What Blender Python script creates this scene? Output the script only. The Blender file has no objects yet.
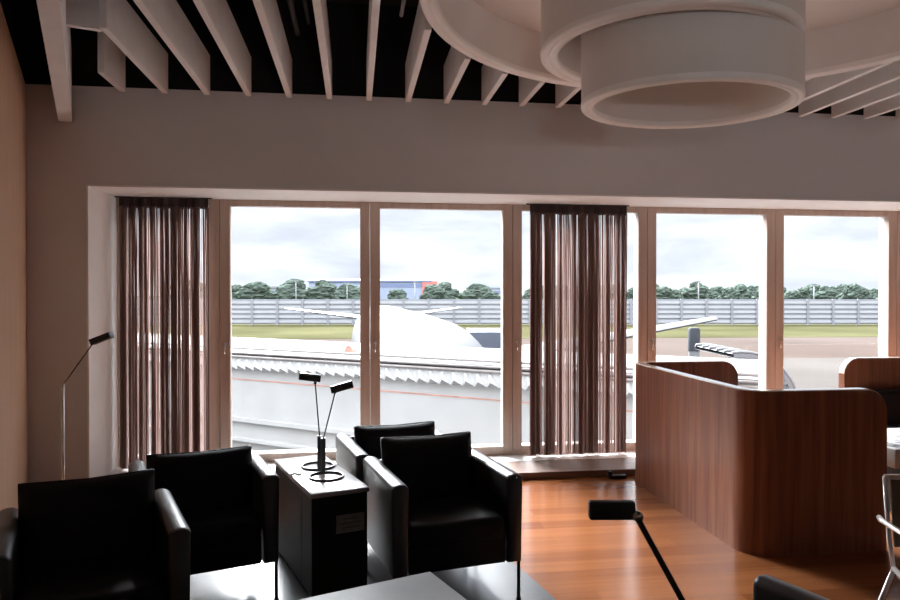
import bpy, bmesh, math, random
from mathutils import Vector, Matrix
random.seed(7)
SC = bpy.context.scene
COL = SC.collection
PI = math.pi

# ------------------------------------------------------------------ materials
def mat(name, color, rough=.6, metal=0., spec=.5, var=0., vscale=8., bump=0., bscale=60., coat=0., trans=0.):
    m = bpy.data.materials.new(name); m.use_nodes = True
    nt = m.node_tree; b = nt.nodes['Principled BSDF']
    b.inputs['Base Color'].default_value = (*color, 1)
    b.inputs['Roughness'].default_value = rough
    b.inputs['Metallic'].default_value = metal
    b.inputs['Specular IOR Level'].default_value = spec
    if coat:
        b.inputs['Coat Weight'].default_value = coat; b.inputs['Coat Roughness'].default_value = .12
    if var or bump:
        tc = nt.nodes.new('ShaderNodeTexCoord')
    if var:
        n = nt.nodes.new('ShaderNodeTexNoise'); n.inputs['Scale'].default_value = vscale; n.inputs['Detail'].default_value = 5
        nt.links.new(tc.outputs['Object'], n.inputs['Vector'])
        r = nt.nodes.new('ShaderNodeValToRGB')
        r.color_ramp.elements[0].position = .3; r.color_ramp.elements[1].position = .7
        r.color_ramp.elements[0].color = (*[c*(1-var) for c in color], 1)
        r.color_ramp.elements[1].color = (*[min(1, c*(1+var)) for c in color], 1)
        nt.links.new(n.outputs['Fac'], r.inputs['Fac']); nt.links.new(r.outputs['Color'], b.inputs['Base Color'])
    if bump:
        n2 = nt.nodes.new('ShaderNodeTexNoise'); n2.inputs['Scale'].default_value = bscale; n2.inputs['Detail'].default_value = 3
        nt.links.new(tc.outputs['Object'], n2.inputs['Vector'])
        bp = nt.nodes.new('ShaderNodeBump'); bp.inputs['Strength'].default_value = bump; bp.inputs['Distance'].default_value = .003
        nt.links.new(n2.outputs['Fac'], bp.inputs['Height']); nt.links.new(bp.outputs['Normal'], b.inputs['Normal'])
    return m

def wood(name, dark, light, scale, rough=.3, spec=.5, coat=0.):
    """grain stretched along the axis whose scale is small"""
    m = bpy.data.materials.new(name); m.use_nodes = True
    nt = m.node_tree; b = nt.nodes['Principled BSDF']
    b.inputs['Roughness'].default_value = rough; b.inputs['Specular IOR Level'].default_value = spec
    b.inputs['Coat Weight'].default_value = coat; b.inputs['Coat Roughness'].default_value = .15
    tc = nt.nodes.new('ShaderNodeTexCoord'); mp = nt.nodes.new('ShaderNodeMapping')
    mp.inputs['Scale'].default_value = scale
    nt.links.new(tc.outputs['Object'], mp.inputs['Vector'])
    n = nt.nodes.new('ShaderNodeTexNoise'); n.inputs['Scale'].default_value = 1; n.inputs['Detail'].default_value = 6
    n.inputs['Distortion'].default_value = .4
    nt.links.new(mp.outputs['Vector'], n.inputs['Vector'])
    r = nt.nodes.new('ShaderNodeValToRGB')
    r.color_ramp.elements[0].position = .3; r.color_ramp.elements[0].color = (*dark, 1)
    r.color_ramp.elements[1].position = .72; r.color_ramp.elements[1].color = (*light, 1)
    nt.links.new(n.outputs['Fac'], r.inputs['Fac']); nt.links.new(r.outputs['Color'], b.inputs['Base Color'])
    return m

def floor_mat():
    m = bpy.data.materials.new('oiled_plank_floor'); m.use_nodes = True
    nt = m.node_tree; b = nt.nodes['Principled BSDF']; L = nt.links
    tc = nt.nodes.new('ShaderNodeTexCoord')
    br = nt.nodes.new('ShaderNodeTexBrick')
    br.inputs['Color1'].default_value = (0.10, 0.10, 0.10, 1); br.inputs['Color2'].default_value = (.9, .9, .9, 1)
    br.inputs['Mortar'].default_value = (.35, .35, .35, 1)
    br.inputs['Scale'].default_value = 1; br.inputs['Mortar Size'].default_value = .0012
    br.inputs['Brick Width'].default_value = 1.9; br.inputs['Row Height'].default_value = .135
    br.offset = .37
    L.new(tc.outputs['Object'], br.inputs['Vector'])
    mp = nt.nodes.new('ShaderNodeMapping'); mp.inputs['Scale'].default_value = (1.3, 26, 1)
    L.new(tc.outputs['Object'], mp.inputs['Vector'])
    n = nt.nodes.new('ShaderNodeTexNoise'); n.inputs['Scale'].default_value = 1; n.inputs['Detail'].default_value = 6; n.inputs['Distortion'].default_value = .6
    L.new(mp.outputs['Vector'], n.inputs['Vector'])
    mx = nt.nodes.new('ShaderNodeMix'); mx.data_type = 'FLOAT'; mx.inputs[0].default_value = .55
    L.new(n.outputs['Fac'], mx.inputs[2]); L.new(br.outputs['Color'], mx.inputs[3])
    r = nt.nodes.new('ShaderNodeValToRGB')
    r.color_ramp.elements[0].position = .2; r.color_ramp.elements[0].color = (.150, .046, .016, 1)
    r.color_ramp.elements[1].position = .85; r.color_ramp.elements[1].color = (.33, .122, .046, 1)
    L.new(mx.outputs[0], r.inputs['Fac']); L.new(r.outputs['Color'], b.inputs['Base Color'])
    b.inputs['Roughness'].default_value = .2
    b.inputs['Specular IOR Level'].default_value = .3
    n3 = nt.nodes.new('ShaderNodeTexNoise'); n3.inputs['Scale'].default_value = 3; n3.inputs['Detail'].default_value = 2
    L.new(tc.outputs['Object'], n3.inputs['Vector'])
    bp = nt.nodes.new('ShaderNodeBump'); bp.inputs['Strength'].default_value = .06; bp.inputs['Distance'].default_value = .01
    L.new(n3.outputs['Fac'], bp.inputs['Height']); L.new(bp.outputs['Normal'], b.inputs['Normal'])
    return m

def glass_mat():
    m = bpy.data.materials.new('window_glass'); m.use_nodes = True
    nt = m.node_tree; nt.nodes.clear()
    o = nt.nodes.new('ShaderNodeOutputMaterial'); mx = nt.nodes.new('ShaderNodeMixShader')
    t = nt.nodes.new('ShaderNodeBsdfTransparent'); t.inputs['Color'].default_value = (.97, .98, .98, 1)
    g = nt.nodes.new('ShaderNodeBsdfGlossy'); g.inputs['Roughness'].default_value = .02
    lw = nt.nodes.new('ShaderNodeFresnel'); lw.inputs['IOR'].default_value = 1.3
    nt.links.new(lw.outputs['Fac'], mx.inputs['Fac']); nt.links.new(t.outputs['BSDF'], mx.inputs[1])
    nt.links.new(g.outputs['BSDF'], mx.inputs[2]); nt.links.new(mx.outputs['Shader'], o.inputs['Surface'])
    return m

def thread_mat():
    m = bpy.data.materials.new('brown_curtain_thread'); m.use_nodes = True
    nt = m.node_tree; nt.nodes.clear()
    o = nt.nodes.new('ShaderNodeOutputMaterial'); mx = nt.nodes.new('ShaderNodeMixShader'); mx.inputs['Fac'].default_value = .55
    d = nt.nodes.new('ShaderNodeBsdfDiffuse'); d.inputs['Color'].default_value = (.26, .175, .15, 1)
    t = nt.nodes.new('ShaderNodeBsdfTranslucent'); t.inputs['Color'].default_value = (.26, .172, .15, 1)
    nt.links.new(d.outputs['BSDF'], mx.inputs[1]); nt.links.new(t.outputs['BSDF'], mx.inputs[2])
    nt.links.new(mx.outputs['Shader'], o.inputs['Surface'])
    return m

M = dict(
    bandcloth=mat('dark_curtain_band', (.05, .038, .038), .9, var=.1, vscale=60),
    floor=floor_mat(), glass=glass_mat(), thread=thread_mat(),
    wall=mat('taupe_wall_paint', (.70, .70, .72), .9, var=.03, vscale=2, bump=.05),
    white=mat('white_plaster', (.90, .885, .87), .8, var=.02, vscale=3),
    farwall=mat('pale_room_wall', (.82, .82, .82), .9, var=.03, vscale=1),
    black=mat('black_void_paint', (.006, .006, .007), .95, var=.2, vscale=3),
    pipe=mat('dark_service_pipe', (.10, .10, .105), .5, var=.1),
    wallwood=wood('oak_wall_veneer', (.62, .385, .25), (.78, .53, .365), (28, 28, 1.2), .35),
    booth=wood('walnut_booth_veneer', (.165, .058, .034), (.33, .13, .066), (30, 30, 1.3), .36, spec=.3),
    boothedge=wood('sky_sheen_booth_edging', (.62, .50, .42), (.80, .68, .58), (20, 20, 6), .2, coat=.8),  # top edge much paler than the veneer: sky reflection put into the colour
    framewood=wood('brown_window_frame', (.48, .375, .315), (.60, .485, .415), (25, 25, 1.4), .45),
    frameout=mat('pale_outer_frame', (.72, .70, .68), .5, var=.03),
    sill=wood('brown_sill_board', (.16, .10, .075), (.24, .155, .12), (1.2, 22, 22), .4),
    stone=mat('pale_stone_sill', (.78, .76, .75), .3, var=.1, vscale=30),
    baffle=mat('off_white_baffle', (.84, .83, .83), .7, var=.04, vscale=6),
    rim=mat('floor_lit_plaster_bead', (.94, .91, .88), .5, var=.02, vscale=6),  # drum rims paler than the drums: light from the floor painted in
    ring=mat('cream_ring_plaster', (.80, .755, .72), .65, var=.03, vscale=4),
    armleather=mat('polished_black_leather', (.012, .012, .014), .36, spec=.85, bump=.12, bscale=140),
    leather=mat('black_leather', (.006, .006, .008), .5, spec=.22, bump=.25, bscale=140),
    blackmetal=mat('black_metal', (.012, .012, .013), .35, metal=.0, spec=.5, var=.1),
    lampmetal=mat('dark_grey_lamp_metal', (.10, .10, .105), .35, metal=.7, var=.08),
    chrome=mat('brushed_chrome', (.62, .60, .58), .25, metal=1., var=.04),
    alu=mat('polished_aluminium', (.90, .89, .88), .35, metal=1., var=.03),
    boxdark=mat('dark_brown_lacquer', (.018, .015, .014), .5, spec=.18, var=.15, vscale=5),
    boxtop=mat('grey_lacquer_top', (.36, .34, .335), .2, spec=.7, var=.04, vscale=7),
    plate=mat('engraved_grey_plate', (.30, .29, .28), .45, metal=.2, var=.15, vscale=40),
    tabletop=mat('grey_marble_top', (.27, .265, .27), .3, spec=.5, var=.16, vscale=5),
    tan=mat('brown_seat_sling', (.21, .14, .08), .6, bump=.3, bscale=200, var=.1),
    greyseat=mat('grey_seat_pad', (.45, .45, .46), .6, var=.08, bump=.2),
    cord=mat('pale_cord', (.62, .58, .52), .5, var=.05),
    newsp=mat('printed_newspaper', (.36, .36, .37), .7, var=.7, vscale=30),
    whitelam=mat('white_laminate', (.42, .41, .40), .35, var=.02),
    greyfloor=mat('polished_grey_floor', (.07, .069, .071), .26, spec=.4, var=.12, vscale=2.2),
    # outside
    concrete=mat('apron_concrete', (.060, .056, .052), .9, var=.12, vscale=.08, spec=0.),
    sand=mat('sandy_taxiway_verge', (.060, .048, .042), .9, var=.15, vscale=.05, spec=0.),
    grass=mat('dry_airfield_grass', (.050, .048, .025), .95, var=.28, vscale=.06, spec=0.),
    meadow=mat('far_meadow', (.04, .05, .03), .95, var=.2, vscale=.02, spec=0.),
    fencelight=mat('pale_fence_board', (.37, .375, .395), .6, var=.05, vscale=.5),
    fencedark=mat('grey_fence_band', (.235, .24, .26), .7, var=.06, vscale=.5),
    leaf=mat('hazy_green_foliage', (.075, .095, .078), .9, var=.4, vscale=.9, spec=0.),
    bark=mat('tree_bark', (.10, .08, .06), .9, var=.2),
    planewhite=mat('white_aircraft_paint', (.080, .080, .083), .45, spec=.25, var=.015, vscale=.5),
    planegrey=mat('aircraft_window_grey', (.25, .26, .28), .3, var=.05),
    bridgewhite=mat('weathered_white_panel', (.36, .355, .34), .6, var=.07, vscale=1.3, spec=.15),
    bridgeroof=mat('white_roof_sheet', (.115, .113, .11), .5, var=.06, vscale=1.6, spec=.15),
    corrugated=mat('white_corrugated_sheet', (.40, .395, .385), .6, spec=.2, var=.04),
    bridgepipe=mat('pinkish_grey_pipe', (.2,.178,.168), .5, var=.15, vscale=3),
    rust=mat('rusty_seam', (.42, .22, .17), .8, var=.25, vscale=6),
    shed=mat('blue_grey_hangar', (.29, .325, .43), .7, var=.05, vscale=.05),
    sheddark=mat('dark_blue_hangar_band', (.16,.19,.32), .6, var=.05, vscale=.05),
    pale=mat('pale_building_render', (.34,.34,.37), .7, var=.05, vscale=.05),
    red=mat('red_sign_board', (.55,.17,.15), .5, var=.05, vscale=.3),
    mast=mat('galvanised_mast', (.2,.2,.21), .5, var=.04, vscale=.5),
    truck=mat('blue_grey_vehicle_panel', (.08, .09, .115), .5, var=.08, vscale=.6),
    tyre=mat('black_tyre', (.02, .02, .02), .8, var=.1),
    equip=mat('apron_equipment_white', (.14,.14,.145), .5, var=.08, vscale=1),
    postcap=mat('dark_grey_post_cap', (.03, .032, .038), .6, spec=.2, var=.1),
    equipdark=mat('apron_equipment_grey', (.13, .135, .155), .6, var=.1, vscale=1),
)

# ------------------------------------------------------------------ mesh helpers
def obj(name, bm, m, parent=None, smooth=False, loc=(0, 0, 0), angle=None):
    me = bpy.data.meshes.new(name); bm.normal_update(); bm.to_mesh(me); bm.free()
    for k in (m if isinstance(m, (list, tuple)) else [m]):
        me.materials.append(k)
    if smooth:
        for p in me.polygons: p.use_smooth = True
        if angle is not None:
            me.set_sharp_from_angle(angle=math.radians(angle))
    o = bpy.data.objects.new(name, me); COL.objects.link(o); o.location = loc
    if parent: o.parent = parent
    return o

def tag(o, label, cat, group=None, kind=None):
    o['label'] = label; o['category'] = cat
    if group: o['group'] = group
    if kind: o['kind'] = kind
    return o

def thing(name, label, cat, loc=(0, 0, 0), rz=0, group=None):
    o = bpy.data.objects.new(name, None); COL.objects.link(o)
    o.location = loc; o.rotation_euler = (0, 0, rz); o.empty_display_size = .1
    return tag(o, label, cat, group)

def struct(name, bm, m, parent=None, smooth=False, angle=None):
    o = obj(name, bm, m, parent, smooth, angle=angle)
    if not parent: o['kind'] = 'structure'
    return o

def box(bm, x0, x1, y0, y1, z0, z1, mx=None, mi=0, bev=0, seg=2):
    t = bmesh.new()
    bmesh.ops.create_cube(t, size=1)
    for v in t.verts:
        v.co = Vector((x0 + (v.co.x + .5)*(x1-x0), y0 + (v.co.y + .5)*(y1-y0), z0 + (v.co.z + .5)*(z1-z0)))
    if bev:
        bmesh.ops.bevel(t, geom=t.edges[:], offset=bev, segments=seg, profile=.5, affect='EDGES')
    return merge(bm, t, mx, mi)

def merge(bm, t, mx=None, mi=0):
    idx = {}
    for v in t.verts:
        idx[v] = bm.verts.new(mx @ v.co if mx else v.co)
    for f in t.faces:
        try:
            nf = bm.faces.new([idx[v] for v in f.verts]); nf.material_index = mi; nf.smooth = f.smooth
        except ValueError: pass
    t.free(); return bm

def tube(bm, pts, r, n=10, closed=False, cap=True, mi=0):
    pts = [Vector(p) for p in pts]; rings = []; N = len(pts)
    up = None
    for i, p in enumerate(pts):
        if closed: d = pts[(i+1) % N] - pts[i-1]
        else: d = pts[min(i+1, N-1)] - pts[max(i-1, 0)]
        d.normalize()
        if up is None:
            up = Vector((0, 0, 1)) if abs(d.z) < .9 else Vector((1, 0, 0))
        a = d.cross(up).normalized(); up = a.cross(d).normalized()
        rr = r[i] if isinstance(r, (list, tuple)) else r
        rings.append([bm.verts.new(p + rr*(math.cos(2*PI*k/n)*a + math.sin(2*PI*k/n)*up)) for k in range(n)])
    for i in range(N if closed else N-1):
        A, B = rings[i], rings[(i+1) % N]
        for k in range(n):
            f = bm.faces.new((A[k], A[(k+1) % n], B[(k+1) % n], B[k])); f.material_index = mi
    if not closed and cap:
        bm.faces.new(rings[0][::-1]).material_index = mi; bm.faces.new(rings[-1]).material_index = mi
    return bm

def prism(bm, prof, x0, x1, axis='x', mi=0):
    """extrude a closed 2D profile; axis x: profile is (y,z); axis y: profile is (x,z); axis z: (x,y)"""
    def P(a, b, t):
        return {'x': (t, a, b), 'y': (a, t, b), 'z': (a, b, t)}[axis]
    A = [bm.verts.new(P(a, b, x0)) for a, b in prof]; B = [bm.verts.new(P(a, b, x1)) for a, b in prof]
    n = len(prof)
    for k in range(n):
        bm.faces.new((A[k], A[(k+1) % n], B[(k+1) % n], B[k])).material_index = mi
    bm.faces.new(A[::-1]).material_index = mi; bm.faces.new(B).material_index = mi
    bmesh.ops.recalc_face_normals(bm, faces=bm.faces[:])
    return bm

def lathe(bm, prof, n=48, cx=0, cy=0, sx=1, sy=1, closed=True):
    """revolve (r,z) profile round z; sx, sy make it oval"""
    rings = []
    for k in range(n):
        a = 2*PI*k/n
        rings.append([bm.verts.new((cx + sx*r*math.cos(a), cy + sy*r*math.sin(a), z)) for r, z in prof])
    m = len(prof)
    for k in range(n):
        A, B = rings[k], rings[(k+1) % n]
        for j in range(m if closed else m-1):
            bm.faces.new((A[j], B[j], B[(j+1) % m], A[(j+1) % m]))
    bmesh.ops.recalc_face_normals(bm, faces=bm.faces[:])
    return bm

def B(): return bmesh.new()

def site(a, b):
    """airfield grid, turned 7.7 degrees from the building: a runs along the perimeter fence, b out towards it"""
    return (a*.99092 + b*.13448, -a*.13448 + b*.99092)
SITE_RZ = -math.radians(7.728)

# ------------------------------------------------------------------ camera
cam = bpy.data.cameras.new('camera'); co = bpy.data.objects.new('camera', cam); COL.objects.link(co)
cam.sensor_width = 36; cam.lens = 700/900*36; cam.clip_end = 3000
co.location = (0, 0, 1.5)
co.rotation_euler = (math.radians(90 - .573), 0, -math.radians(7.728))
SC.camera = co

# ------------------------------------------------------------------ room shell
WY, GY = 5.49, 6.10          # inner wall plane, window plane
OX0, OX1 = -1.964, 9.0       # opening in the wall
HZ, TZ, CZ = 2.30, 3.025, 3.75
RX0, RX1, RY0 = -4.2, 9.6, -3.2
struct('floor', box(B(), RX0, RX1, RY0, GY+.25, -.12, 0), M['floor'])
struct('ceiling', box(B(), RX0, RX1, RY0, GY+.25, CZ, CZ+.1), M['black'])
bm = B()
box(bm, RX0, OX0, WY, GY+.25, 0, TZ)
box(bm, OX0, RX1, WY, GY+.25, HZ, TZ)
box(bm, OX1, RX1, WY, GY+.25, 0, HZ)
struct('wall_front', bm, M['wall'])
struct('wall_front_upper', box(B(), RX0, RX1, WY+.02, GY+.25, TZ, CZ), M['black'])
struct('wall_back', box(B(), RX0, RX1, RY0-.1, RY0, 0, CZ), M['farwall'])
struct('wall_right', box(B(), RX1, RX1+.1, RY0, GY+.25, 0, CZ), M['farwall'])
struct('wall_outer_left', box(B(), RX0-.1, RX0, RY0, GY+.25, 0, CZ), M['farwall'])
# white lining of the window recess
bm = B()
box(bm, OX0, OX0+.012, WY-.004, GY, .056, HZ-.012)
box(bm, OX0, OX1, WY-.004, GY, HZ-.012, HZ)
struct('trim_1', bm, M['white'])
struct('trim_2', box(B(), OX0+.012, OX1, WY-.01, 5.86, 0, .055, bev=.004), M['sill'])
struct('trim_3', box(B(), OX0+.012, OX1, 5.86, GY+.02, 0, .058, bev=.003), M['stone'])
# polished grey floor area under the seating group
bm = B(); prism(bm, [(-1.75, 4.55), (.72, 4.55), (1.60, .2), (-.42, .2)], 0, .0025, 'z')
struct('floor_inlay', bm, M['greyfloor'])
# wood wall on the left, running towards the viewer
wl = Vector((-2.377, 5.49)); wd = Vector((.334, -.943)); wn = Vector((-.943, -.334))
bm = B()
q = [wl, wl + wd*6.6, wl + wd*6.6 + wn*.12, wl + wn*.12]
prism(bm, [(p.x, min(p.y, WY-.002)) for p in q], 0, 3.02, 'z')
struct('wall_left', bm, M['wallwood'])

# ------------------------------------------------------------------ windows
posts = [-2.39, -1.13, .13, 1.39, 2.65, 3.91, 5.17, 6.43, 7.69, 8.95]
for i in range(9):
    x0, x1 = posts[i], posts[i+1]
    x0 = max(x0, OX0 + .012); x1 = min(x1, OX1)
    a, b = x0 + .002, x1 - .002
    bm = B(); J = .084
    zb, zt = .058, HZ - .013
    def ring4(y0, y1, j, jt, jb, mi):
        box(bm, a, a+j, y0, y1, zb, zt, mi=mi, bev=.004)
        box(bm, b-j, b, y0, y1, zb, zt, mi=mi, bev=.004)
        box(bm, a+j, b-j, y0+.004, y1, zt-jt, zt, mi=mi)
        box(bm, a+j, b-j, y0+.004, y1, zb, zb+jb, mi=mi)
    ring4(GY, GY+.075, J, .052, .075, 0)
    ring4(GY+.075, GY+.15, J-.012, .045, .068, 1)
    w = struct('window_%d' % (i+1), bm, [M['framewood'], M['frameout']])
    obj('glass_pane', box(B(), a+J-.006, b-J+.006, GY+.045, GY+.051, zb+.07, zt-.048), M['glass'], w)
    if i > 0:
        hb = B()
        tube(hb, [(a+.042, GY-.001, 1.07), (a+.042, GY-.012, 1.07)], .014, 12)
        tube(hb, [(a+.042, GY-.012, 1.075), (a+.042, GY-.02, 1.04), (a+.042, GY-.018, .985)], .006, 8)
        obj('handle', hb, M['chrome'], w, True)

R = math.radians
# ------------------------------------------------------------------ ceiling baffles, edge beam, ring feature
RC, RR = (1.937, 3.227), 1.64
BZ = 2.972
words = ['first', 'second', 'third', 'fourth', 'fifth', 'sixth', 'seventh', 'eighth', 'ninth', 'tenth', 'eleventh', 'twelfth',
         'thirteenth', 'fourteenth', 'fifteenth', 'sixteenth', 'seventeenth', 'eighteenth', 'nineteenth', 'twentieth',
         'twenty-first', 'twenty-second', 'twenty-third', 'twenty-fourth']
def edge_y(x): return 4.31 - (x + 1.45)/.354          # line on which the baffles stop beside the angled beam
for k in range(24):
    x = .108 + .2985*(k-6)
    y0 = max(-.6, edge_y(x)); y1 = WY - .075
    dx = abs(x - RC[0])
    if dx < RR + .02: y0 = RC[1] + math.sqrt(max(0, (RR+.035)**2 - dx*dx)) + .01
    bm = box(B(), x-.021, x+.021, y0, y1, BZ, BZ+.295, bev=.003, seg=1)
    o = obj('ceiling_baffle', bm, M['baffle'])
    lab = 'off-white hanging ceiling baffle, %s counted from the deep left beam' % words[k]
    tag(o, lab, 'ceiling baffle', 'parallel ceiling baffles under the black void')
# deep beam parallel to the wood wall
bd = Vector((.334, -.943)); bn = Vector((.943, .334))
s0 = Vector((-2.09, 5.40)); 
def quadprism(bm, p, d, n, L, w, z0, z1):
    q = [p, p + d*L, p + d*L + n*w, p + n*w]
    return prism(bm, [(v.x, v.y) for v in q], z0, z1, 'z')
o = obj('edge_beam', quadprism(B(), Vector((-2.136, 5.44)), bd, bn, 5.6, .088, 2.75, 3.3), M['baffle'])
tag(o, 'deep off-white beam hanging below the baffles beside the wood wall', 'ceiling beam')
o = obj('cross_panel', quadprism(B(), Vector((-1.60, 4.085)), bn, Vector((-.334, .943)), .21, .04, BZ, 3.27), M['baffle'])
tag(o, 'short off-white panel bridging the deep beam and the cut end of a baffle', 'ceiling panel')

def drum(rin, rout, z0, z1):
    return [(rin, z1), (rin, z0+.03), (rout, z0+.03), (rout, z1)]
def lip(rin, rout, z0):
    """rounded double bead round the bottom of a drum"""
    m = (rin+rout)/2; w = (rout-rin)/2
    pr = [(rin-.004, z0+.034)]
    for c in (rin + w*.5, rout - w*.5):
        for k in range(7):
            a = PI + PI*k/6
            pr.append((c + (w*.5+.003)*math.cos(a), z0 + .016 + .016*math.sin(a)))
    pr.append((rout+.004, z0+.034))
    return pr
rf = thing('ring_ceiling_feature', 'cream ceiling feature of three nested round drums hanging over the room', 'ceiling feature', (RC[0], RC[1], 2.5))
lx = lambda cx, cy: (cx-RC[0], cy-RC[1])
def add_drum(name, rin, rout, z0, cx=0, cy=0, sx=1, sy=1, z1=.76):
    o = obj(name, lathe(B(), drum(rin, rout, z0, z1), 96, cx, cy, sx, sy), M['ring'], rf, True, angle=40)
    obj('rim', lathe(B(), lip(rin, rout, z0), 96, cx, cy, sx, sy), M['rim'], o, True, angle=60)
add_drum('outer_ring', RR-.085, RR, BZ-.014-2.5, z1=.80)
obj('recessed_disc', lathe(B(), [(0.001, .76), (RR-.08, .76), (RR-.08, .79), (.001, .79)], 96), M['ring'], rf)
cx, cy = lx(1.68, 3.635)
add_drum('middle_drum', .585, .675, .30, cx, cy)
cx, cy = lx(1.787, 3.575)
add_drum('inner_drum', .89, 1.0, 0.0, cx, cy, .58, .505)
# unseen fill lamps added behind the viewpoint, throwing neutral light onto the baffles, the drums and the wall head
for x, w_ in ((.31, 'leftmost'), (3.36, 'middle'), (6.42, 'rightmost')):
    t = thing('fill_uplighter', '%s tall black fill lamp added at the back of the room, aimed at the ceiling' % w_, 'fill lamp', (x, -2.6, 0), 0, 'fill lamps added at the back of the room')
    obj('base', lathe(B(), [(.001, 0), (.15, 0), (.15, .02), (.02, .03), (.001, .03)], 32), M['blackmetal'], t, True, angle=40)
    obj('pole', tube(B(), [(0, 0, .02), (0, 0, 1.42)], .012, 10), M['blackmetal'], t, True)
    obj('bowl', lathe(B(), [(.015, 1.40), (.12, 1.46), (.16, 1.54), (.155, 1.54), (.115, 1.468), (.015, 1.41)], 32), M['blackmetal'], t, True)
    ld = bpy.data.lights.new('fill_spot', 'SPOT'); lo = bpy.data.objects.new('fill_spot', ld); COL.objects.link(lo)
    lo.parent = t; lo.location = (0, .0, 1.60)
    lo.rotation_euler = Vector((0, 1, .50)).to_track_quat('-Z', 'Y').to_euler()
    ld.energy = 62; ld.spot_size = R(64); ld.spot_blend = .55; ld.shadow_soft_size = .14; ld.color = (.93, .97, 1)
# service pipes in the void
for x, y0, y1, z, r, lab in ((-.42, 1.0, 5.3, 3.42, .02, 'thin grey service pipe in the black void beside the fourth baffle'),
                             (-.34, 1.0, 5.3, 3.5, .014, 'thinner grey conduit beside the service pipe in the black void'),
                             (.27, 1.5, 4.1, 3.12, .012, 'thin pale rod between the seventh and eighth baffle')):
    pb_ = tube(B(), [(x, y0, z), (x, y1, z)], r, 8)
    for yy in (y0+.3, y1-.3): tube(pb_, [(x, yy, z), (x, yy, CZ)], .006, 6)
    tag(obj('service_pipe', pb_, M['pipe'] if z > 3.3 else M['mast'], None, True), lab, 'pipe', 'services in the ceiling void')
tag(obj('air_duct', box(B(), -1.6, 1.0, 4.2, 4.6, 3.56, 3.75, bev=.01), M['pipe']), 'dark rectangular duct crossing the black ceiling void', 'duct', 'services in the ceiling void')

# ------------------------------------------------------------------ string curtains
def curtain(x0, x1, y, ztop, zbot, seed, label):
    rnd = random.Random(seed)
    t = thing('string_curtain', label, 'curtain', ((x0+x1)/2, y, 0), 0, 'brown string curtains at the windows')
    w = x1-x0; ph = rnd.random()*6
    def path(s):
        return (-w/2 + s*w + .004*math.sin(s*37+ph), .016*math.sin(s*52+ph) + .012*math.sin(s*23+2*ph))
    bm = B(); n = 60
    pv = None
    for k in range(n+1):
        X, Y = path(k/n); X = -w/2 + w*k/n
        cur = (bm.verts.new((X, Y, ztop-.085)), bm.verts.new((X, Y, ztop)), bm.verts.new((X, Y+.006, ztop)), bm.verts.new((X, Y+.006, ztop-.085)))
        if pv:
            for j in range(4): bm.faces.new((pv[j], cur[j], cur[(j+1) % 4], pv[(j+1) % 4]))
        pv = cur
    obj('header_band', bm, M['bandcloth'], t)
    bm = B()
    N = int(w*900)
    # density varies: bunched and open stretches
    cuts = [rnd.random() for _ in range(26)]
    for k in range(N):
        s = rnd.random() if rnd.random() < .5 else min(1, max(0, rnd.choice(cuts) + rnd.gauss(0, .009)))
        X, Y = path(s); Y += rnd.uniform(-.012, .016)
        ww = rnd.uniform(.0016, .0032); a = rnd.uniform(-.6, .6)
        dx, dy = ww*math.cos(a), ww*math.sin(a)
        drift = rnd.gauss(0, .008); zb = zbot + rnd.uniform(-.004, .008)
        segs = [(0, 0), (.35, drift*.6), (.7, drift*.9), (1, drift)]
        pr = None
        for f, dd in segs:
            z = ztop - .07 + (zb-ztop+.07)*f
            XX = min(w/2, max(-w/2, X+dd))
            c = (bm.verts.new((XX-dx/1, Y-dy, z)), bm.verts.new((XX+dx, Y+dy, z)))
            if pr: bm.faces.new((pr[0], pr[1], c[1], c[0]))
            pr = c
    s = obj('threads', bm, M['thread'], t); s['kind'] = 'stuff'
    tr = tube(B(), [(-w/2-.03, 0.01, ztop+.004), (w/2+.03, .01, ztop+.004)], .006, 6)
    obj('rail', tr, M['blackmetal'], t)
    return t
curtain(-1.90, -1.20, 5.99, 2.276, .075, 3, 'brown string curtain at the left end of the windows, beside the white recess')
curtain(1.52, 2.40, 5.99, 2.276, .075, 11, 'brown string curtain over the middle window, nearest the booth')

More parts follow.
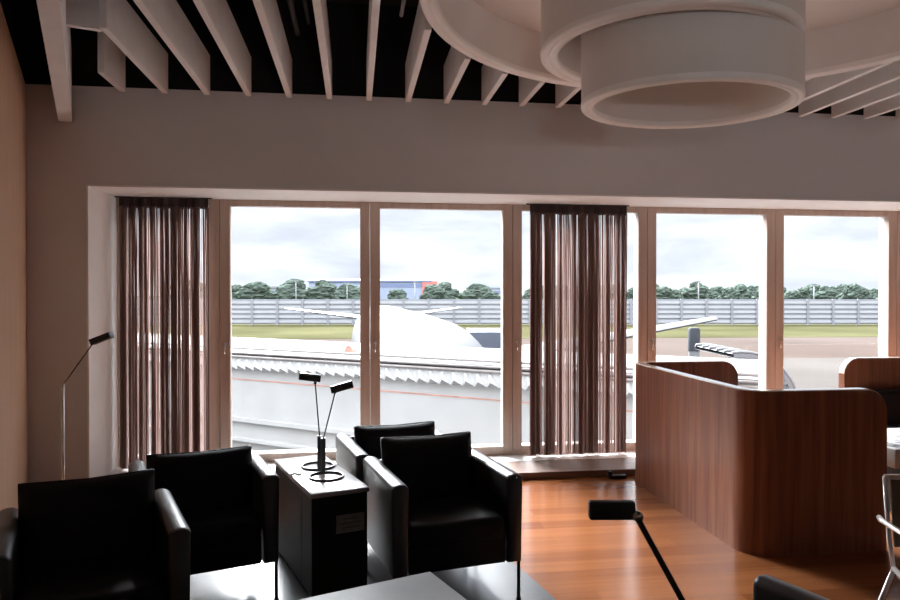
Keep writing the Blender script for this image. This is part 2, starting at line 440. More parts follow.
# ------------------------------------------------------------------ armchairs
CW, CD, AH = .66, .62, .62
def make_armchair(label, loc, rz, group='black leather armchairs'):
    t = thing('armchair', label, 'armchair', (*loc, 0), rz, group)
    ax = .082
    for s in (-1, 1):
        bm = B()
        # side panel with a rolled top: profile across the arm (x,z), long in y
        prof = [(-ax/2+.006, .19), (ax/2-.006, .19)]
        for k in range(13):
            a = PI*k/12
            prof.append((ax/2*math.cos(a)*1.02, AH-.026 + .026*math.sin(a)))
        A = []
        ys = [-CD/2, -CD/2+.006, -CD/2+.02, 0, CD/2-.02, CD/2-.006, CD/2]
        shr = [.80, .94, 1, 1, 1, .94, .8]
        for y, k in zip(ys, shr):
            A.append([bm.verts.new((px*k, y, .4 + (pz-.4)*(1-(1-k)*.12))) for px, pz in prof])
        n = len(prof)
        for i in range(len(A)-1):
            for k in range(n): bm.faces.new((A[i][k], A[i][(k+1) % n], A[i+1][(k+1) % n], A[i+1][k]))
        bm.faces.new(A[0][::-1]); bm.faces.new(A[-1])
        bmesh.ops.recalc_face_normals(bm, faces=bm.faces[:])
        obj('arm', bm, M['armleather'], t, True, loc=(s*(CW/2-ax/2), 0, 0), angle=50)
    iw = CW/2 - ax - .003
    # body: front apron and back shell between the arms
    obj('front_apron', box(B(), -iw, iw, -CD/2+.012, -CD/2+.05, .19, .33, bev=.01), M['leather'], t, True, angle=50)
    obj('back_shell', box(B(), -iw, iw, CD/2-.05, CD/2-.004, .19, .60, bev=.012), M['leather'], t, True, angle=50)
    # seat cushion, slightly domed
    bm = box(B(), -iw, iw, -CD/2+.004, CD/2-.17, .30, .415, bev=.03, seg=4)
    for v in bm.verts:
        if v.co.z > .38: v.co.z += .014*(1-(v.co.x/iw)**2)
    obj('seat_cushion', bm, M['leather'], t, True, angle=60)
    # back cushion: tall, leaning back, with a soft sagging top edge
    bm = B(); nx, nz = 14, 10
    th = .11
    def bc(u, v, f):
        x = -iw + 2*iw*u; z = .36 + .372*v
        edge = min(u, 1-u, v, 1-v)
        puff = th/2*(min(1, edge/.10)**.5)*.75 + th*.12
        y = CD/2 - .175 + .075*v + (puff if f else -puff)
        z += -.010*math.sin(PI*u)*(v**3)
        return (x*(1.035 - .03*(1-v)), y, z)
    fr = [[bm.verts.new(bc(i/nx, j/nz, 0)) for j in range(nz+1)] for i in range(nx+1)]
    bk = [[bm.verts.new(bc(i/nx, j/nz, 1)) for j in range(nz+1)] for i in range(nx+1)]
    for i in range(nx):
        for j in range(nz):
            bm.faces.new((fr[i][j], fr[i+1][j], fr[i+1][j+1], fr[i][j+1]))
            bm.faces.new((bk[i][j], bk[i][j+1], bk[i+1][j+1], bk[i+1][j]))
    for i in range(nx):
        bm.faces.new((fr[i][0], bk[i][0], bk[i+1][0], fr[i+1][0])); bm.faces.new((fr[i][nz], fr[i+1][nz], bk[i+1][nz], bk[i][nz]))
    for j in range(nz):
        bm.faces.new((fr[0][j], fr[0][j+1], bk[0][j+1], bk[0][j])); bm.faces.new((fr[nx][j], bk[nx][j], bk[nx][j+1], fr[nx][j+1]))
    bmesh.ops.recalc_face_normals(bm, faces=bm.faces[:])
    bc_o = obj('back_cushion', bm, M['leather'], t, True, angle=70)
    pb = B()
    loop = [(-iw+.004, CD/2-.10, .730), (0, CD/2-.10, .721), (iw-.004, CD/2-.10, .730)]
    tube(pb, loop, .0045, 8)
    obj('piping', pb, M['leather'], bc_o, True)
    for sx in (-1, 1):
        for sy in (-1, 1):
            bm = B(); x = sx*(CW/2-.016); y = sy*(CD/2-.018)
            tube(bm, [(x, y, .008), (x, y, .2)], .0085, 10)
            tube(bm, [(x, y, 0), (x, y, .01)], .012, 10)
            obj('leg', bm, M['blackmetal'], t, True)
    return t
def copy_tree(o, parent=None):
    c = o.copy(); COL.objects.link(c)
    if parent: c.parent = parent
    for ch in list(o.children): copy_tree(ch, c)
    return c
R = math.radians
spots = [((-1.03, 2.905), 21, 'black leather armchair at the far left, nearest the wood wall'),
         ((-.772, 3.67), 18, 'black leather armchair standing left of the dark lamp box, back to the left curtain'),
         ((.425, 3.562), 12, 'black leather armchair right of the dark lamp box, its whole front in view'),
         ((.262, 4.205), 12, 'black leather armchair half hidden behind the one right of the lamp box'),
         ((1.10, 1.644), 201, 'black leather armchair in the near right corner, only its arm in view')]
proto = None
for loc, a, lab in spots:
    if proto is None:
        proto = c = make_armchair(lab, loc, R(a))
    else:
        c = copy_tree(proto); c.location = (*loc, 0); c.rotation_euler = (0, 0, R(a)); c['label'] = lab
    slump = {1: (-.17, -.035), 3: (-.11, -.035)}.get(spots.index((loc, a, lab)))
    if slump:                                             # loose cushions that have slid forward
        for ch in c.children:
            if ch.name.startswith('back_cushion'): ch.location = (0, *slump); ch.scale.x = 1.0

# ------------------------------------------------------------------ lamp box and coffee table
BA = R(19)
t = thing('side_box', 'dark boxy side table with pale top between the armchairs, holding two lamps', 'side table', (-.20, 3.845, 0), BA)
bm = B(); box(bm, -.142, .142, -.385, .395, 0.02, .505, bev=.004)
obj('body', bm, M['boxdark'], t)
obj('plinth', box(B(), -.13, .13, -.365, .38, 0, .02), M['blackmetal'], t)
obj('tabletop', box(B(), -.15, .15, -.40, .40, .505, .53, bev=.006), M['boxtop'], t, True, angle=50)
obj('door_seam', box(B(), -.1435, -.141, -.19, -.185, .03, .5), M['blackmetal'], t)
pl = obj('plate', box(B(), -.02, .125, -.391, -.384, .315, .405, bev=.002), M['plate'], t)
bm = B()
for i, (l0, l1) in enumerate(((.012, .09), (.0, .105), (.006, .098))):
    box(bm, l0, l1, -.3925, -.390, .383-.022*i, .387-.022*i)
obj('raised_lines', bm, M['lampmetal'], pl)

ca = R(21)
cr = Vector((math.cos(ca), math.sin(ca))); cf = Vector((math.sin(ca), -math.cos(ca)))
corner = Vector((.293, 2.745)); c0 = corner - cr*.42 + cf*.42
t = thing('coffee_table', 'low square coffee table with pale grey top in the foreground', 'coffee table', (c0.x, c0.y, 0), ca)
obj('tabletop', box(B(), -.42, .42, -.42, .42, .365, .40, bev=.005), M['tabletop'], t, True, angle=50)
obj('frame', box(B(), -.36, .36, -.36, .36, .325, .365), M['blackmetal'], t)
for sx in (-1, 1):
    for sy in (-1, 1):
        obj('leg', box(B(), sx*.35-.016, sx*.35+.016, sy*.35-.016, sy*.35+.016, 0, .325), M['blackmetal'], t)

# ------------------------------------------------------------------ reading lamps
def head_bm(a, b, w, h):
    """flat rectangular lamp head running from a to b"""
    a, b = Vector(a), Vector(b); d = (b-a); L = d.length; d.normalize()
    side = d.cross(Vector((0, 0, 1))).normalized(); up = side.cross(d).normalized()
    mx = Matrix((( d.x, side.x, up.x, a.x), (d.y, side.y, up.y, a.y), (d.z, side.z, up.z, a.z), (0, 0, 0, 1)))
    bm = box(B(), 0, L, -w/2, w/2, -h/2, h/2, mx=mx, bev=.0035)
    return bm
def table_lamp(label, base, tubeoff, rod_top, ha, hb):
    t = thing('table_lamp', label, 'lamp', (base[0], base[1], .53), 0, 'reading lamps on the dark side box')
    L = lambda p: (p[0]-base[0], p[1]-base[1], p[2]-.53)
    bm = B(); r = .088
    tube(bm, [(r*math.cos(2*PI*k/40), r*math.sin(2*PI*k/40), .006) for k in range(40)], .006, 8, closed=True)
    obj('base_ring', bm, M['lampmetal'], t, True)
    x, y = tubeoff
    obj('sleeve', tube(B(), [(x, y, .002), (x, y, .19)], .0125, 14), M['lampmetal'], t, True, angle=50)
    obj('rod', tube(B(), [(x, y, .185), L(rod_top)], .0036, 8), M['blackmetal'], t, True)
    h = obj('lamp_head', head_bm(L(ha), L(hb), .055, .038), M['lampmetal'], t, True, angle=50)
    tx = Vector(L(rod_top))
    obj('joint', tube(B(), [tx-Vector((0, .014, 0)), tx+Vector((0, .014, 0))], .008, 10), M['blackmetal'], h, True)
table_lamp('rear reading lamp on the lamp box, its head turned left', (-.205, 3.965), (.012, -.087), (-.215, 3.86, 1.012), (-.30, 3.86, 1.052), (-.185, 3.86, 1.036))
table_lamp('front reading lamp on the lamp box, its head tilted up to the right', (-.15, 3.73), (-.02, .086), (-.105, 3.77, .975), (-.128, 3.77, .985), (-.012, 3.77, 1.016))

def floor_lamp(label, base, pole_z, rod_top, ha, hb, w, h, m, r=.007):
    t = thing('floor_lamp', label, 'lamp', (base[0], base[1], 0), 0, 'slender floor reading lamps')
    L = lambda p: (p[0]-base[0], p[1]-base[1], p[2])
    obj('base_ring', tube(B(), [(.12*math.cos(2*PI*k/40), .12*math.sin(2*PI*k/40), .008) for k in range(40)], .008, 8, closed=True), m, t, True)
    obj('base_bar', tube(B(), [(-.12, 0, .008), (.12, 0, .008)], .008, 8), m, t, True)
    obj('pole', tube(B(), [(0, 0, .008), (0, 0, pole_z)], r*1.25, 12), m, t, True)
    obj('rod', tube(B(), [(0, 0, pole_z-.005), L(rod_top)], r*.55, 8), M['blackmetal'], t, True)
    hd = obj('lamp_head', head_bm(L(ha), L(hb), w, h), M['blackmetal'], t, True, angle=50)
    tx = Vector(L(rod_top))
    obj('joint', tube(B(), [tx-Vector((0, .012, 0)), tx+Vector((0, .012, 0))], .009, 12), M['chrome'], hd, True)
floor_lamp('slender floor lamp with pale pole by the wall left of the windows', (-1.659, 4.262), .974, (-1.484, 4.238, 1.214), (-1.49, 4.238, 1.218), (-1.38, 4.224, 1.262), .06, .035, M['chrome'])
floor_lamp('black floor lamp in the foreground, level head over the wooden floor', (.637, 1.125), .83, (.478, 1.146, 1.118), (.398, 1.157, 1.127), (.476, 1.147, 1.127), .020, .031, M['blackmetal'], .0095)

# small things on the lamp box
bm = B(); pts = [(0, 0, .004), (.02, .012, .008), (.045, .004, .006), (.06, .02, .004), (.085, .012, .004)]
bx = Matrix.Rotation(BA, 3, 'Z')
def onbox(x, y): 
    v = bx @ Vector((x, y, 0)); return (v.x-.20, v.y+3.845)
o = obj('tag_strip', tube(B(), [(-.02, 0, .004), (.0, .012, .009), (.02, .004, .006), (.035, .02, .004)], .006, 8), M['cord'], None, True, loc=(*onbox(-.135, -.02), .53))
tag(o, 'small pale crumpled strip at the left edge of the lamp box top', 'paper strip')
o = obj('cable', tube(B(), [(.0, .07, .004), (.012, .03, .012), (.03, -.01, .008), (.02, -.05, .004), (.0, -.06, .004)], .004, 8), M['cord'], None, True, loc=(*onbox(.11, .12), .53))
tag(o, 'thin pale cable loop at the right edge of the lamp box top', 'cable')

# ------------------------------------------------------------------ booths
def booth_wall(path, thick, H, r_end, name_parent):
    """wall swept along a plan path, its top rounding down at both free ends"""
    pts = [Vector(p) for p in path]
    S = [0]
    for i in range(1, len(pts)): S.append(S[-1] + (pts[i]-pts[i-1]).length)
    tot = S[-1]
    bm = B(); eb = B(); rows = []
    for i, p in enumerate(pts):
        d = (pts[min(i+1, len(pts)-1)] - pts[max(i-1, 0)]).normalized(); n = Vector((-d.y, d.x))
        e = min(S[i], tot-S[i])
        h = H if e >= r_end else H - (r_end - math.sqrt(max(0, r_end**2 - (r_end-e)**2)))
        a, b = p - n*thick/2, p + n*thick/2
        rows.append((a, b, h, n))
    prev = None
    for a, b, h, n in rows:
        e = .006
        a2, b2 = a + n*e, b - n*e
        cur = [bm.verts.new((a.x, a.y, 0)), bm.verts.new((a.x, a.y, h-e)), bm.verts.new((a2.x, a2.y, h)), bm.verts.new((b2.x, b2.y, h)), bm.verts.new((b.x, b.y, h-e)), bm.verts.new((b.x, b.y, 0))]
        if prev:
            for j in range(6):
                f = bm.faces.new((prev[j], cur[j], cur[(j+1) % 6], prev[(j+1) % 6]))
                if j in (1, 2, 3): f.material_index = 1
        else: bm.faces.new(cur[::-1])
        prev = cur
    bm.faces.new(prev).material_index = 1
    bmesh.ops.recalc_face_normals(bm, faces=bm.faces[:])
    return obj('panel', bm, [M['booth'], M['boothedge']], name_parent, True, angle=35)
def fillet(c, r, a0, a1, n=10):
    return [(c[0]+r*math.cos(a0+(a1-a0)*k/n), c[1]+r*math.sin(a0+(a1-a0)*k/n)) for k in range(n+1)]
def endsamples(p0, p1, r):
    """dense samples for the rounded end, from the free end p0"""
    p0, p1 = Vector(p0), Vector(p1); d = (p1-p0).normalized()
    return [tuple(p0 + d*(r*(1-math.cos(PI/2*k/10)))) for k in range(11)]
X0, Y0, Y1 = 2.235, 3.715, 5.38; XE = 3.06; RE = .13; RF = .13
bt = thing('booth', 'U-shaped dark wood booth partition with rounded corners, right of the open floor', 'booth partition', (X0, 4.55, 0))
loc = lambda L: [(x-X0, y-4.55) for x, y in L]
path = endsamples((XE+.04, Y1), (X0, Y1), RE) + fillet((X0+RF, Y1-RF), RF, PI/2, PI) + fillet((X0+RF, Y0+RF), RF, PI, 1.5*PI) + endsamples((XE, Y0), (X0, Y0), RE)[::-1]
booth_wall(loc(path), .075, .945, RE, bt)
bt = thing('booth', 'dark wood booth partition at the right edge, its rounded end by the window', 'booth partition', (5.7, 4.55, 0))
loc2 = lambda L: [(x-5.7, y-4.55) for x, y in L]
path = endsamples((4.05, Y1), (5.7, Y1), RE) + fillet((5.7-RF, Y1-RF), RF, PI/2, 0) + fillet((5.7-RF, Y0+RF), RF, 0, -PI/2) + endsamples((4.9, Y0), (5.7, Y0), RE)[::-1]
booth_wall(loc2(path), .07, .955, RE, bt)
# bench in the right booth
t = thing('bench', 'black leather bench inside the right-hand booth', 'bench', (4.85, 5.0, 0))
obj('seat', box(B(), -.7, .7, -.28, .16, .22, .44, bev=.03, seg=3), M['leather'], t, True, angle=60)
obj('backrest', box(B(), -.7, .7, .17, .33, .22, .70, bev=.03, seg=3), M['leather'], t, True, angle=60)
obj('base', box(B(), -.64, .64, -.22, .30, 0, .22), M['blackmetal'], t)
# white table with newspaper
t = thing('booth_table', 'chunky white low table beyond the booth front, newspaper on it', 'table', (3.82, 4.30, -.0))
obj('tabletop', box(B(), -.45, .45, -.32, .32, .39, .515, bev=.008), M['whitelam'], t, True, angle=50)
obj('pedestal', box(B(), -.2, .2, -.15, .15, 0, .39, bev=.01), M['blackmetal'], t)
bm = B()
for k in range(3):
    box(bm, -.17+.01*k, .17-.006*k, -.13+.005*k, .12-.008*k, .006*k, .006*k+.006, bev=.0015, seg=1)
o = obj('newspaper', bm, M['newsp'], None, loc=(3.56, 4.16, .515)); o.rotation_euler = (0, 0, R(14))
tag(o, 'folded newspaper lying on the white table at the right edge', 'newspaper')
tag(obj('floor_bracket', prism(B(), [(-.07, 0), (.07, 0), (.07, .028), (-.045, .028), (-.05, .06), (-.07, .06)], -.02, .02, 'y'), M['blackmetal'], None, loc=(2.10, 5.42, 0)),
    'small black L-shaped bracket on the floor between sill and booth', 'bracket')

# aluminium chair on the right
t = thing('metal_chair', 'aluminium framed chair with brown back and grey seat at the right edge', 'chair', (2.205, 2.17, 0), R(-10)); t.scale = (1, 1, .945)
hw = .235
for s in (-1, 1):
    obj('upright', tube(B(), [(s*hw, .16, .49), (s*hw, .19, .60), (s*(hw+.004), .215, .845)], .0085, 10), M['alu'], t, True)
    obj('leg', tube(B(), [(s*hw, .16, .495), (s*(hw+.035), -.0, .49), (s*(hw+.05), -.22, .47), (s*(hw+.06), -.25, .0)], .0095, 10), M['alu'], t, True)
    obj('leg', tube(B(), [(s*hw, .16, .49), (s*(hw+.03), .24, .25), (s*(hw+.05), .28, .0)], .0095, 10), M['alu'], t, True)
    obj('armrest', tube(B(), [(s*(hw+.012), .235, .672), (s*(hw+.03), .19, .675), (s*(hw+.035), .0, .672), (s*(hw+.035), -.2, .668), (s*(hw+.03), -.24, .64), (s*(hw+.05), -.23, .47)], .0105, 10), M['alu'], t, True)
bk = obj('backrest', box(B(), -hw+.014, hw-.014, .185, .197, .57, .835, mx=Matrix.Translation((0, .2, .7)) @ Matrix.Rotation(R(-6.5), 4, 'X') @ Matrix.Translation((0, -.192, -.7)), bev=.004), M['tan'], t)
obj('top_rail', tube(B(), [(-hw-.004, .215, .845), (0, .222, .848), (hw+.004, .215, .845)], .0085, 10), M['alu'], t, True)
obj('seat', box(B(), -hw+.01, hw-.01, -.24, .17, .45, .478, bev=.01), M['greyseat'], t, True, angle=50)

# ------------------------------------------------------------------ outside
GZ = -4.7
bm = B()
def gquad(pts, z, m, name, kind='structure'):
    b = B(); vs = [site(*p) for p in pts]
    prism(b, vs, z-.3, z, 'z')
    o = obj(name, b, m); o['kind'] = kind; return o
o = gquad([(-900, 12), (900, 12), (900, 1400), (-900, 1400)], GZ-.12, M['meadow'], 'airfield_ground')
o = gquad([(-200, 9), (200, 9), (200, 72), (-200, 60)], GZ-.02, M['concrete'], 'apron_ground')
o = gquad([(-200, 60), (200, 72), (200, 108), (-200, 84)], GZ-.06, M['sand'], 'taxiway_verge')
o = gquad([(-200, 84), (200, 108), (200, 150), (-200, 150)], GZ-.03, M['grass'], 'airfield_grass', 'stuff'); tag(o, 'strip of dry yellow-green grass before the perimeter fence', 'grass', kind='stuff')

# perimeter blast fence
fa, fb = -82, 118
p = site(0, 135)
t = thing('perimeter_fence', 'long grey slatted airfield fence in front of the trees', 'fence', (p[0], p[1], GZ), SITE_RZ)
for k in range(5):
    z0 = .45 + k*.92
    bm = box(B(), fa, fb, -.05, .05, z0, z0+.50)
    obj('pale_board', bm, M['fencelight'], t)
obj('backing', box(B(), fa, fb, .08, .14, .2, 5.0), M['fencedark'], t)
pb = box(B(), -.22, .22, -.25, .08, 0, 5.05); pp = obj('post', pb, M['fencedark'], t); pp.location.x = fa
for k in range(1, 42):
    c = pp.copy(); COL.objects.link(c); c.parent = t; c.location = (fa + k*4.87, 0, 0)

# trees beyond the fence
def crown(seed, h, w):
    rnd = random.Random(seed); bm = B()
    for k in range(rnd.randint(11, 14)):
        t_ = bmesh.new(); bmesh.ops.create_icosphere(t_, subdivisions=3, radius=1)
        zz = rnd.uniform(.28, .82)*h; rr = w*rnd.uniform(.24, .36)*(1.15-abs(zz/h-.5))
        cx, cy = rnd.uniform(-.34, .34)*w*(1.2-zz/h), rnd.uniform(-.25, .25)*w
        for v in t_.verts:
            j = 1 + rnd.uniform(-.2, .2)
            v.co = Vector((cx + v.co.x*rr*j, cy + v.co.y*rr*j, zz + v.co.z*rr*.85*j))
        merge(bm, t_)
    return bm
def make_tree(seed, h, w):
    t = thing('tree', '', 'tree')
    obj('crown', crown(seed, h, w), M['leaf'], t)
    tb = tube(B(), [(0, 0, -.1), (0.1, 0, h*.5)], [.28, .14], 8); obj('trunk', tb, M['bark'], t)
    return t
protos = [make_tree(20+i, h, w) for i, (h, w) in enumerate(((10.6, 6.4), (10.0, 6), (9.6, 6.6), (10.9, 6)))]
used = set()
LABL = 'rounded hazy green tree beyond the fence, in the gappy row before the blue hangar'
LABR = 'hazy green tree in the continuous line beyond the fence at right'
spots = [(-70, .98), (-79, .85), (-57, 1.03), (-47, .95), (-38, .92), (-19, .7), (-6, .82), (-1.5, .9), (9.5, .95), (15, .62), (-92, .9), (-97, 1)]
x = 32
rnd = random.Random(5)
while x < 190: spots.append((x, rnd.uniform(.76, .98))); x += rnd.uniform(3.3, 4.4)
for i, (a, s) in enumerate(spots):
    k = i % 4
    if k not in used: o = protos[k]; used.add(k)
    else: o = copy_tree(protos[k])
    row = 246 + 10*(i % 3) + rnd.uniform(-1, 1)
    X, Y = site(a*row/256, row)
    o.location = (X, Y, GZ-.12); o.scale = (s*(1.95 if a < 24 else 1.6), s*1.1, s*(1.22 if a < 24 else 1.12)); o.rotation_euler = (0, 0, rnd.uniform(-.3, .3) + (PI if i % 3 else 0))
    left = a < 24
    o['label'] = LABL if left else LABR
    o['group'] = 'trees before the blue hangar' if left else 'continuous tree line at right'

# far buildings
X, Y = site(-37.5, 335)
t = thing('hangar', 'long pale blue hangar with dark band far beyond the fence', 'building', (X, Y, GZ), SITE_RZ)
obj('walls', box(B(), -30, 28, 0, 18, -.1, 11.5), M['shed'], t)
obj('roof', prism(B(), [(-.6, 11.5), (18.6, 11.5), (18.6, 12.3), (9, 13.1), (-.6, 12.3)], -30.6, 28.6, 'x'), M['sheddark'], t)
obj('window_band', box(B(), 2, 27, -.2, 0, 9.0, 10.6), M['sheddark'], t)
obj('sign_board', box(B(), 24.2, 31.5, -.5, -.25, 5.6, 11.8), M['red'], t)
obj('sign_panel', box(B(), 26.4, 29.6, -.6, -.5, 7.0, 10.2), M['fencelight'], t)
X, Y = site(-86, 340)
t = thing('low_building', 'low white building far left between the trees', 'building', (X, Y, GZ), SITE_RZ)
obj('walls', box(B(), -7, 11, 0, 12, -.1, 8.6), M['pale'], t); obj('roof', box(B(), -7.5, 11.5, -.5, 12.5, 8.6, 9.4), M['fencedark'], t); obj('window_band', box(B(), -6, 10, -.1, 0, 6.2, 7.4), M['sheddark'], t)
X, Y = site(17, 340)
t = thing('low_building', 'low pale building right of the blue hangar beyond the fence', 'building', (X, Y, GZ), SITE_RZ)
obj('walls', box(B(), -9, 9, 0, 12, -.1, 8.4), M['pale'], t); obj('roof', box(B(), -9.4, 9.4, -.4, 12.4, 8.4, 9.1), M['shed'], t); obj('window_band', box(B(), -8, 8, -.1, 0, 6.2, 7.2), M['sheddark'], t)
for a, b, h, lab in ((-44, 200, 9.8, 'thin pale light mast before the left trees'), (-29.4, 200, 9.2, 'thin pale light mast left of the dark window post'), (-10, 200, 9.4, 'thin pale light mast before the red hangar sign'),
                     (71, 200, 9.6, 'thin pale light mast before the tree line at right'), (104, 200, 8.6, 'thin pale light mast furthest right before the tree line')):
    X, Y = site(a, b)
    t = thing('light_mast', lab, 'light mast', (X, Y, GZ-.12), SITE_RZ, 'light masts beyond the fence')
    obj('pole', tube(B(), [(0, 0, 0), (0, 0, h)], [.2, .12], 8), M['mast'], t, True)
    obj('lamp_bar', box(B(), -.7, .7, -.12, .12, h-.1, h+.15), M['mast'], t)

# ---- parked airliner, nose towards the building
t = thing('airliner', 'white airliner parked nose-in beyond the boarding bridge', 'aircraft', (2.20, 20.42, GZ), R(1.3))
CZ_ = 3.51
FR = 1.93
def oval(bm, secs, n=28):
    rings = []
    for y, cz, rx, rz in secs:
        rings.append([bm.verts.new((rx*math.cos(2*PI*k/n), y, cz + rz*math.sin(2*PI*k/n))) for k in range(n)])
    for i in range(len(rings)-1):
        for k in range(n): bm.faces.new((rings[i][k], rings[i][(k+1) % n], rings[i+1][(k+1) % n], rings[i+1][k]))
    bm.faces.new(rings[0][::-1]); bm.faces.new(rings[-1]); bmesh.ops.recalc_face_normals(bm, faces=bm.faces[:])
    return bm
secs = [(-3.9, CZ_-.55, .03, .03), (-3.85, CZ_-.54, .22, .22), (-3.6, CZ_-.5, .52, .5), (-3.1, CZ_-.42, .9, .86), (-2.4, CZ_-.28, 1.28, 1.22), (-1.5, CZ_-.12, 1.62, 1.6), (-.6, CZ_-.03, 1.84, 1.84), (.4, CZ_, FR, FR), (3, CZ_, FR+.02, FR+.03), (20, CZ_, FR+.02, FR+.03), (25, CZ_+.15, 1.75, 1.75), (30, CZ_+.6, 1.1, 1.2), (34, CZ_+1.1, .35, .45)]
obj('fuselage', oval(B(), secs), M['planewhite'], t, True, angle=60)
bm = B()
for s in (-1, 1):
    prism(bm, [(s*.08, 0), (s*.8, 0), (s*.95, .32), (s*.10, .38)], 0, .04, 'y')
for v in bm.verts:
    pass
ws = obj('windshield', bm, M['planegrey'], t, loc=(0, -1.92, CZ_+1.0)); ws.rotation_euler = (R(-52), 0, 0)
def wing(name, root, tip, cr_, ct, th, m=M['planewhite']):
    bm = B(); R0 = Vector(root); T0 = Vector(tip); P = [(0, 0), (.12, .5), (.4, .55), (1, .02), (.5, -.35), (.12, -.4)]
    vert = abs(T0.z-R0.z) > abs(T0.x-R0.x)
    def sec(o, c, q): return [bm.verts.new(o + (Vector((v*q, u*c, 0)) if vert else Vector((0, u*c, v*q)))) for u, v in P]
    A, C, D = sec(R0, cr_, th), sec((R0+T0)/2, (cr_*.55+ct*.45), th*.62), sec(T0, ct, th*.35)
    for r0, r1 in ((A, C), (C, D)):
        for k in range(6): bm.faces.new((r0[k], r0[(k+1) % 6], r1[(k+1) % 6], r1[k]))
    bm.faces.new(A[::-1]); bm.faces.new(D); bmesh.ops.recalc_face_normals(bm, faces=bm.faces[:])
    return obj(name, bm, m, t, True, angle=40)
for s in (-1, 1):
    wing('wing', (s*1.6, 12.0, CZ_-1.1), (s*20.8, 20.3, CZ_+1.05), 6.0, 1.6, .75)
    wing('tailplane', (s*.6, 29.5, CZ_+.85), (s*6.6, 32.6, CZ_+1.55), 3.4, 1.3, .35)
    en = obj('engine', oval(B(), [(8.6, 1.55, .95, .95), (8.9, 1.55, 1.1, 1.1), (10.5, 1.55, 1.12, 1.12), (12.2, 1.6, .8, .8), (13, 1.62, .5, .5)]), M['planewhite'], t, True, loc=(s*5.8, 0, 0), angle=50)
    obj('wheel', tube(B(), [(s*3.8-.25, 17, .55), (s*3.8+.25, 17, .55)], .55, 16), M['tyre'], t, True)
    obj('gear_strut', tube(B(), [(s*3.8, 17, .6), (s*3.6, 16.8, CZ_-1.0)], .14, 8), M['mast'], t, True)
wing('tail_fin', (0, 27.5, CZ_+1.2), (0, 33.3, CZ_+7.6), 5.6, 2.2, .4)
obj('nose_wheel', tube(B(), [(-.2, .9, .38), (.2, .9, .38)], .38, 14), M['tyre'], t, True)
obj('nose_strut', tube(B(), [(0, .9, .4), (0, .9, CZ_-1.7)], .1, 8), M['mast'], t, True)

# ---- boarding bridge under the windows
bx_, by_ = -2.594, 15.389
ang = math.atan2(-.59854, .80057)
t = thing('boarding_bridge', 'white boarding bridge with corrugated edge running below the windows', 'boarding bridge', (bx_, by_, 0), ang)
XA, XB = -9, 10.3
obj('side_wall', box(B(), XA, XB, .10, .2, -2.4, .10), M['bridgewhite'], t)
obj('underframe', box(B(), XA, XB, .0, .24, -2.75, -2.4), M['bridgepipe'], t)
obj('far_wall', box(B(), XA, XB, 2.75, 2.85, -2.4, .22), M['bridgewhite'], t)
obj('deck', box(B(), XA, XB, .2, 2.75, -2.5, -2.35), M['bridgepipe'], t)
obj('roof', prism(B(), [(.02, .20), (1.4, .34), (2.95, .24), (2.95, .30), (1.4, .41), (.02, .27)], XA, XB, 'x'), M['bridgeroof'], t)
bm = B(); k = 0; x = XA; per = .235; pv = None
while x < XB:
    yy, zz = (-.13, -.015) if k % 2 else (-.02, -.115)
    c = (bm.verts.new((x-.05*(k % 2), .0, .135)), bm.verts.new((x, yy, zz)), bm.verts.new((x, .1, -.12)), bm.verts.new((x, .1, .14)))
    if pv:
        for j in range(4): bm.faces.new((pv[j], c[j], c[(j+1) % 4], pv[(j+1) % 4]))
    pv = c; x += per/2; k += 1
bmesh.ops.recalc_face_normals(bm, faces=bm.faces[:])
obj('corrugated_edge', bm, M['corrugated'], t)
for z, y, r in ((.16, -.03, .028), (.235, -.02, .022), (.305, .25, .03)):
    obj('roof_pipe', tube(B(), [(XA, y, z), (XB, y, z)], r, 8), M['bridgepipe'], t, True)
obj('rust_seam', box(B(), XA, XB, .09, .102, -.35, -.325), M['rust'], t)
obj('ledge', box(B(), XA, XB, -.02, .11, -1.22, -1.14), M['bridgewhite'], t)
obj('ledge', box(B(), XA, XB, -.06, .11, -1.62, -1.56), M['bridgewhite'], t)
obj('roof_bracket', prism(B(), [(-.14, 0), (.14, 0), (.09, .10), (.03, .17), (-.05, .16)], -.05, .05, 'y'), M['rust'], t, loc=(2.85, .35, .30))
for x in (-6, 8.5):
    obj('column', tube(B(), [(x, 1.4, GZ), (x, 1.4, -2.5)], .35, 16), M['bridgepipe'], t, True)

# ---- apron vehicles and equipment
X, Y = site(2.35, 46)
t = thing('service_truck', 'blue-grey service truck parked beyond the airliner nose', 'truck', (X, Y, GZ-.02), SITE_RZ)
obj('cargo_box', box(B(), -1.2, 1.35, -1.5, 3.2, .9, 3.75, bev=.05), M['truck'], t)
obj('cab', prism(B(), [(-1.5, .6), (-1.5, 2.5), (-2.2, 2.4), (-3.0, 1.6), (-3.05, .6)], -1.05, 1.15, 'x'), M['truck'], t)
for sx in (-1.05, 1.15):
    for y in (-2.4, 2.2):
        obj('wheel', tube(B(), [(sx-.14, y, .45), (sx+.14, y, .45)], .45, 14), M['tyre'], t, True)
X, Y = site(8.72, 25)
t = thing('apron_post', 'white post with dark grey cap standing on the apron under the wing', 'post', (X, Y, GZ-.02))
obj('shaft', tube(B(), [(0, 0, 0), (0, 0, 4.15)], .19, 16), M['equip'], t, True, angle=50)
obj('cap', tube(B(), [(0, 0, 4.15), (0, 0, 4.9), (0, 0, 4.98)], [.21, .21, .17], 16), M['postcap'], t, True, angle=50)
obj('foot', tube(B(), [(0, 0, 0), (0, 0, .3)], .7, 16), M['equip'], t, True, angle=50)
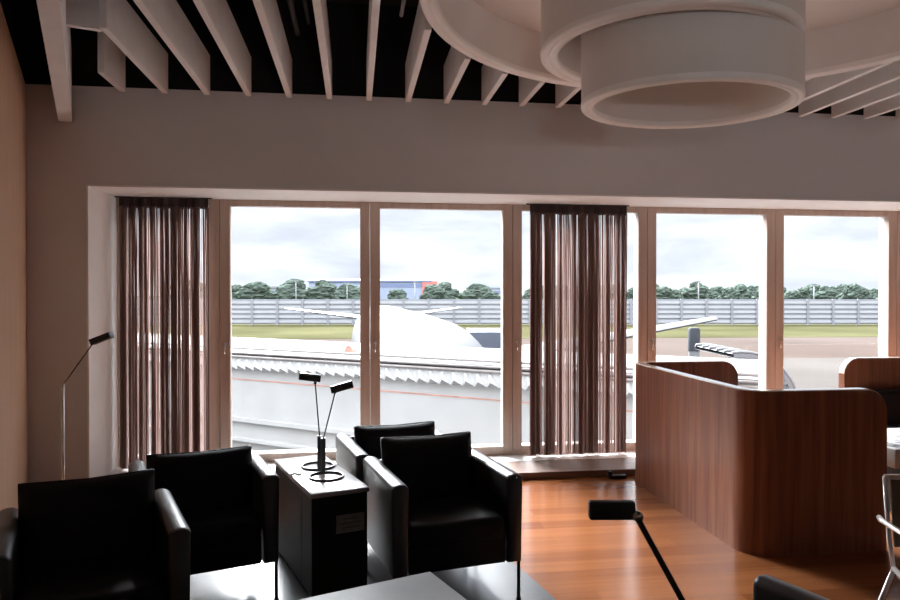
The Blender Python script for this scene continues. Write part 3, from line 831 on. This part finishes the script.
# ribbed curved canopy
X, Y = site(7.75, 19)
t = thing('ribbed_canopy', 'pale ribbed hood curving down beside the window post, behind the booth', 'canopy', (X, Y, 0), SITE_RZ)
bm = B(); pv = None
for k in range(13):
    a = R(100) - R(100)*k/12
    px_, pz = 1.45*math.cos(a), -1.55 + 1.45*math.sin(a)
    c = (bm.verts.new((px_, -.5, pz)), bm.verts.new((px_, 2.5, pz)), bm.verts.new((px_*.93, 2.5, -1.55+(pz+1.55)*.93)), bm.verts.new((px_*.93, -.5, -1.55+(pz+1.55)*.93)))
    if pv:
        for j in range(4): bm.faces.new((pv[j], c[j], c[(j+1) % 4], pv[(j+1) % 4]))
    pv = c
obj('hood', bm, M['equip'], t)
for k in range(6):
    y = -.45 + k*.55
    obj('rib', tube(B(), [(1.49*math.cos(R(100-100*j/12)), y, -1.55+1.49*math.sin(R(100-100*j/12))) for j in range(13)], .045, 6), M['equip'], t, True)
obj('end_panel', box(B(), -.3, 1.36, -.35, -.3, GZ, -1.55), M['equip'], t)
lv = B()
for k in range(5): box(lv, .45+k*.17, .53+k*.17, -.42, -.36, -1.75, -.95)
obj('louvre', lv, M['equipdark'], t)
obj('side_frame', box(B(), -.5, 1.5, -.3, 2.5, GZ, -1.6), M['equip'], t)
X, Y = site(11.7, 21)
t = thing('baggage_trailer', 'white flat-roofed baggage trailer on the apron in the right window', 'trailer', (X, Y, GZ-.02), SITE_RZ + R(12))
obj('roof', box(B(), -1.6, 1.7, -1.0, 1.0, 2.72, 2.85, bev=.03), M['equip'], t)
obj('deck', box(B(), -1.6, 1.7, -1.0, 1.0, .55, .7), M['equip'], t)
obj('back_panel', box(B(), -1.5, 1.6, .85, .9, .7, 2.72), M['equip'], t)
for sx in (-1.5, 0, 1.55):
    for sy in (-.92, .92):
        obj('stanchion', tube(B(), [(sx, sy, .7), (sx, sy, 2.72)], .04, 8), M['equipdark'], t, True)
for sx in (-1.1, 1.2):
    for sy in (-.85, .85):
        obj('wheel', tube(B(), [(sx, sy-.1, .28), (sx, sy+.1, .28)], .28, 12), M['tyre'], t, True)

# ------------------------------------------------------------------ light: cloudy sky and a veiled sun
W_ = bpy.data.worlds.new('cloudy_sky'); SC.world = W_; W_.use_nodes = True
nt = W_.node_tree; nt.nodes.clear(); L = nt.links
out = nt.nodes.new('ShaderNodeOutputWorld'); bg = nt.nodes.new('ShaderNodeBackground')
tc = nt.nodes.new('ShaderNodeTexCoord'); sx = nt.nodes.new('ShaderNodeSeparateXYZ')
L.new(tc.outputs['Generated'], sx.inputs[0])
mp = nt.nodes.new('ShaderNodeMapping'); mp.inputs['Scale'].default_value = (5.5, 5.5, 22); mp.inputs['Location'].default_value = (1.7, .4, .3)
L.new(tc.outputs['Generated'], mp.inputs['Vector'])
n1 = nt.nodes.new('ShaderNodeTexNoise'); n1.inputs['Scale'].default_value = 1; n1.inputs['Detail'].default_value = 7; n1.inputs['Roughness'].default_value = .55; n1.inputs['Distortion'].default_value = .3
L.new(mp.outputs['Vector'], n1.inputs['Vector'])
cr_ = nt.nodes.new('ShaderNodeValToRGB'); e = cr_.color_ramp.elements
e[0].position = .30; e[0].color = (.58, .61, .70, 1)
e[1].position = .60; e[1].color = (.90, .925, .97, 1)
x_ = e.new(.43); x_.color = (.68, .72, .82, 1)
x_ = e.new(.51); x_.color = (.76, .79, .87, 1)
L.new(n1.outputs['Fac'], cr_.inputs['Fac'])
mr = nt.nodes.new('ShaderNodeMapRange'); mr.inputs['From Min'].default_value = .16; mr.inputs['From Max'].default_value = .6
mr.inputs['To Min'].default_value = 1.06; mr.inputs['To Max'].default_value = 6.5; mr.interpolation_type = 'SMOOTHSTEP'
L.new(sx.outputs['Z'], mr.inputs['Value'])
L.new(cr_.outputs['Color'], bg.inputs['Color']); L.new(mr.outputs['Result'], bg.inputs['Strength'])
L.new(bg.outputs['Background'], out.inputs['Surface'])
sun = bpy.data.lights.new('veiled_sun', 'SUN'); so = bpy.data.objects.new('veiled_sun', sun); COL.objects.link(so)
sun.energy = 30.0; sun.angle = R(42); sun.color = (.94, .97, 1)
so.rotation_euler = Vector((.20, -.77, -.66)).to_track_quat('-Z', 'Y').to_euler()

vs = SC.view_settings
SC.display_settings.display_device = 'sRGB'
vs.view_transform = 'Standard'; vs.look = 'None'; vs.gamma = 1; vs.use_curve_mapping = False; vs.exposure = .45
SC.cycles.max_bounces = 12; SC.cycles.diffuse_bounces = 6; SC.cycles.transparent_max_bounces = 16
SC.cycles.sample_clamp_indirect = 6
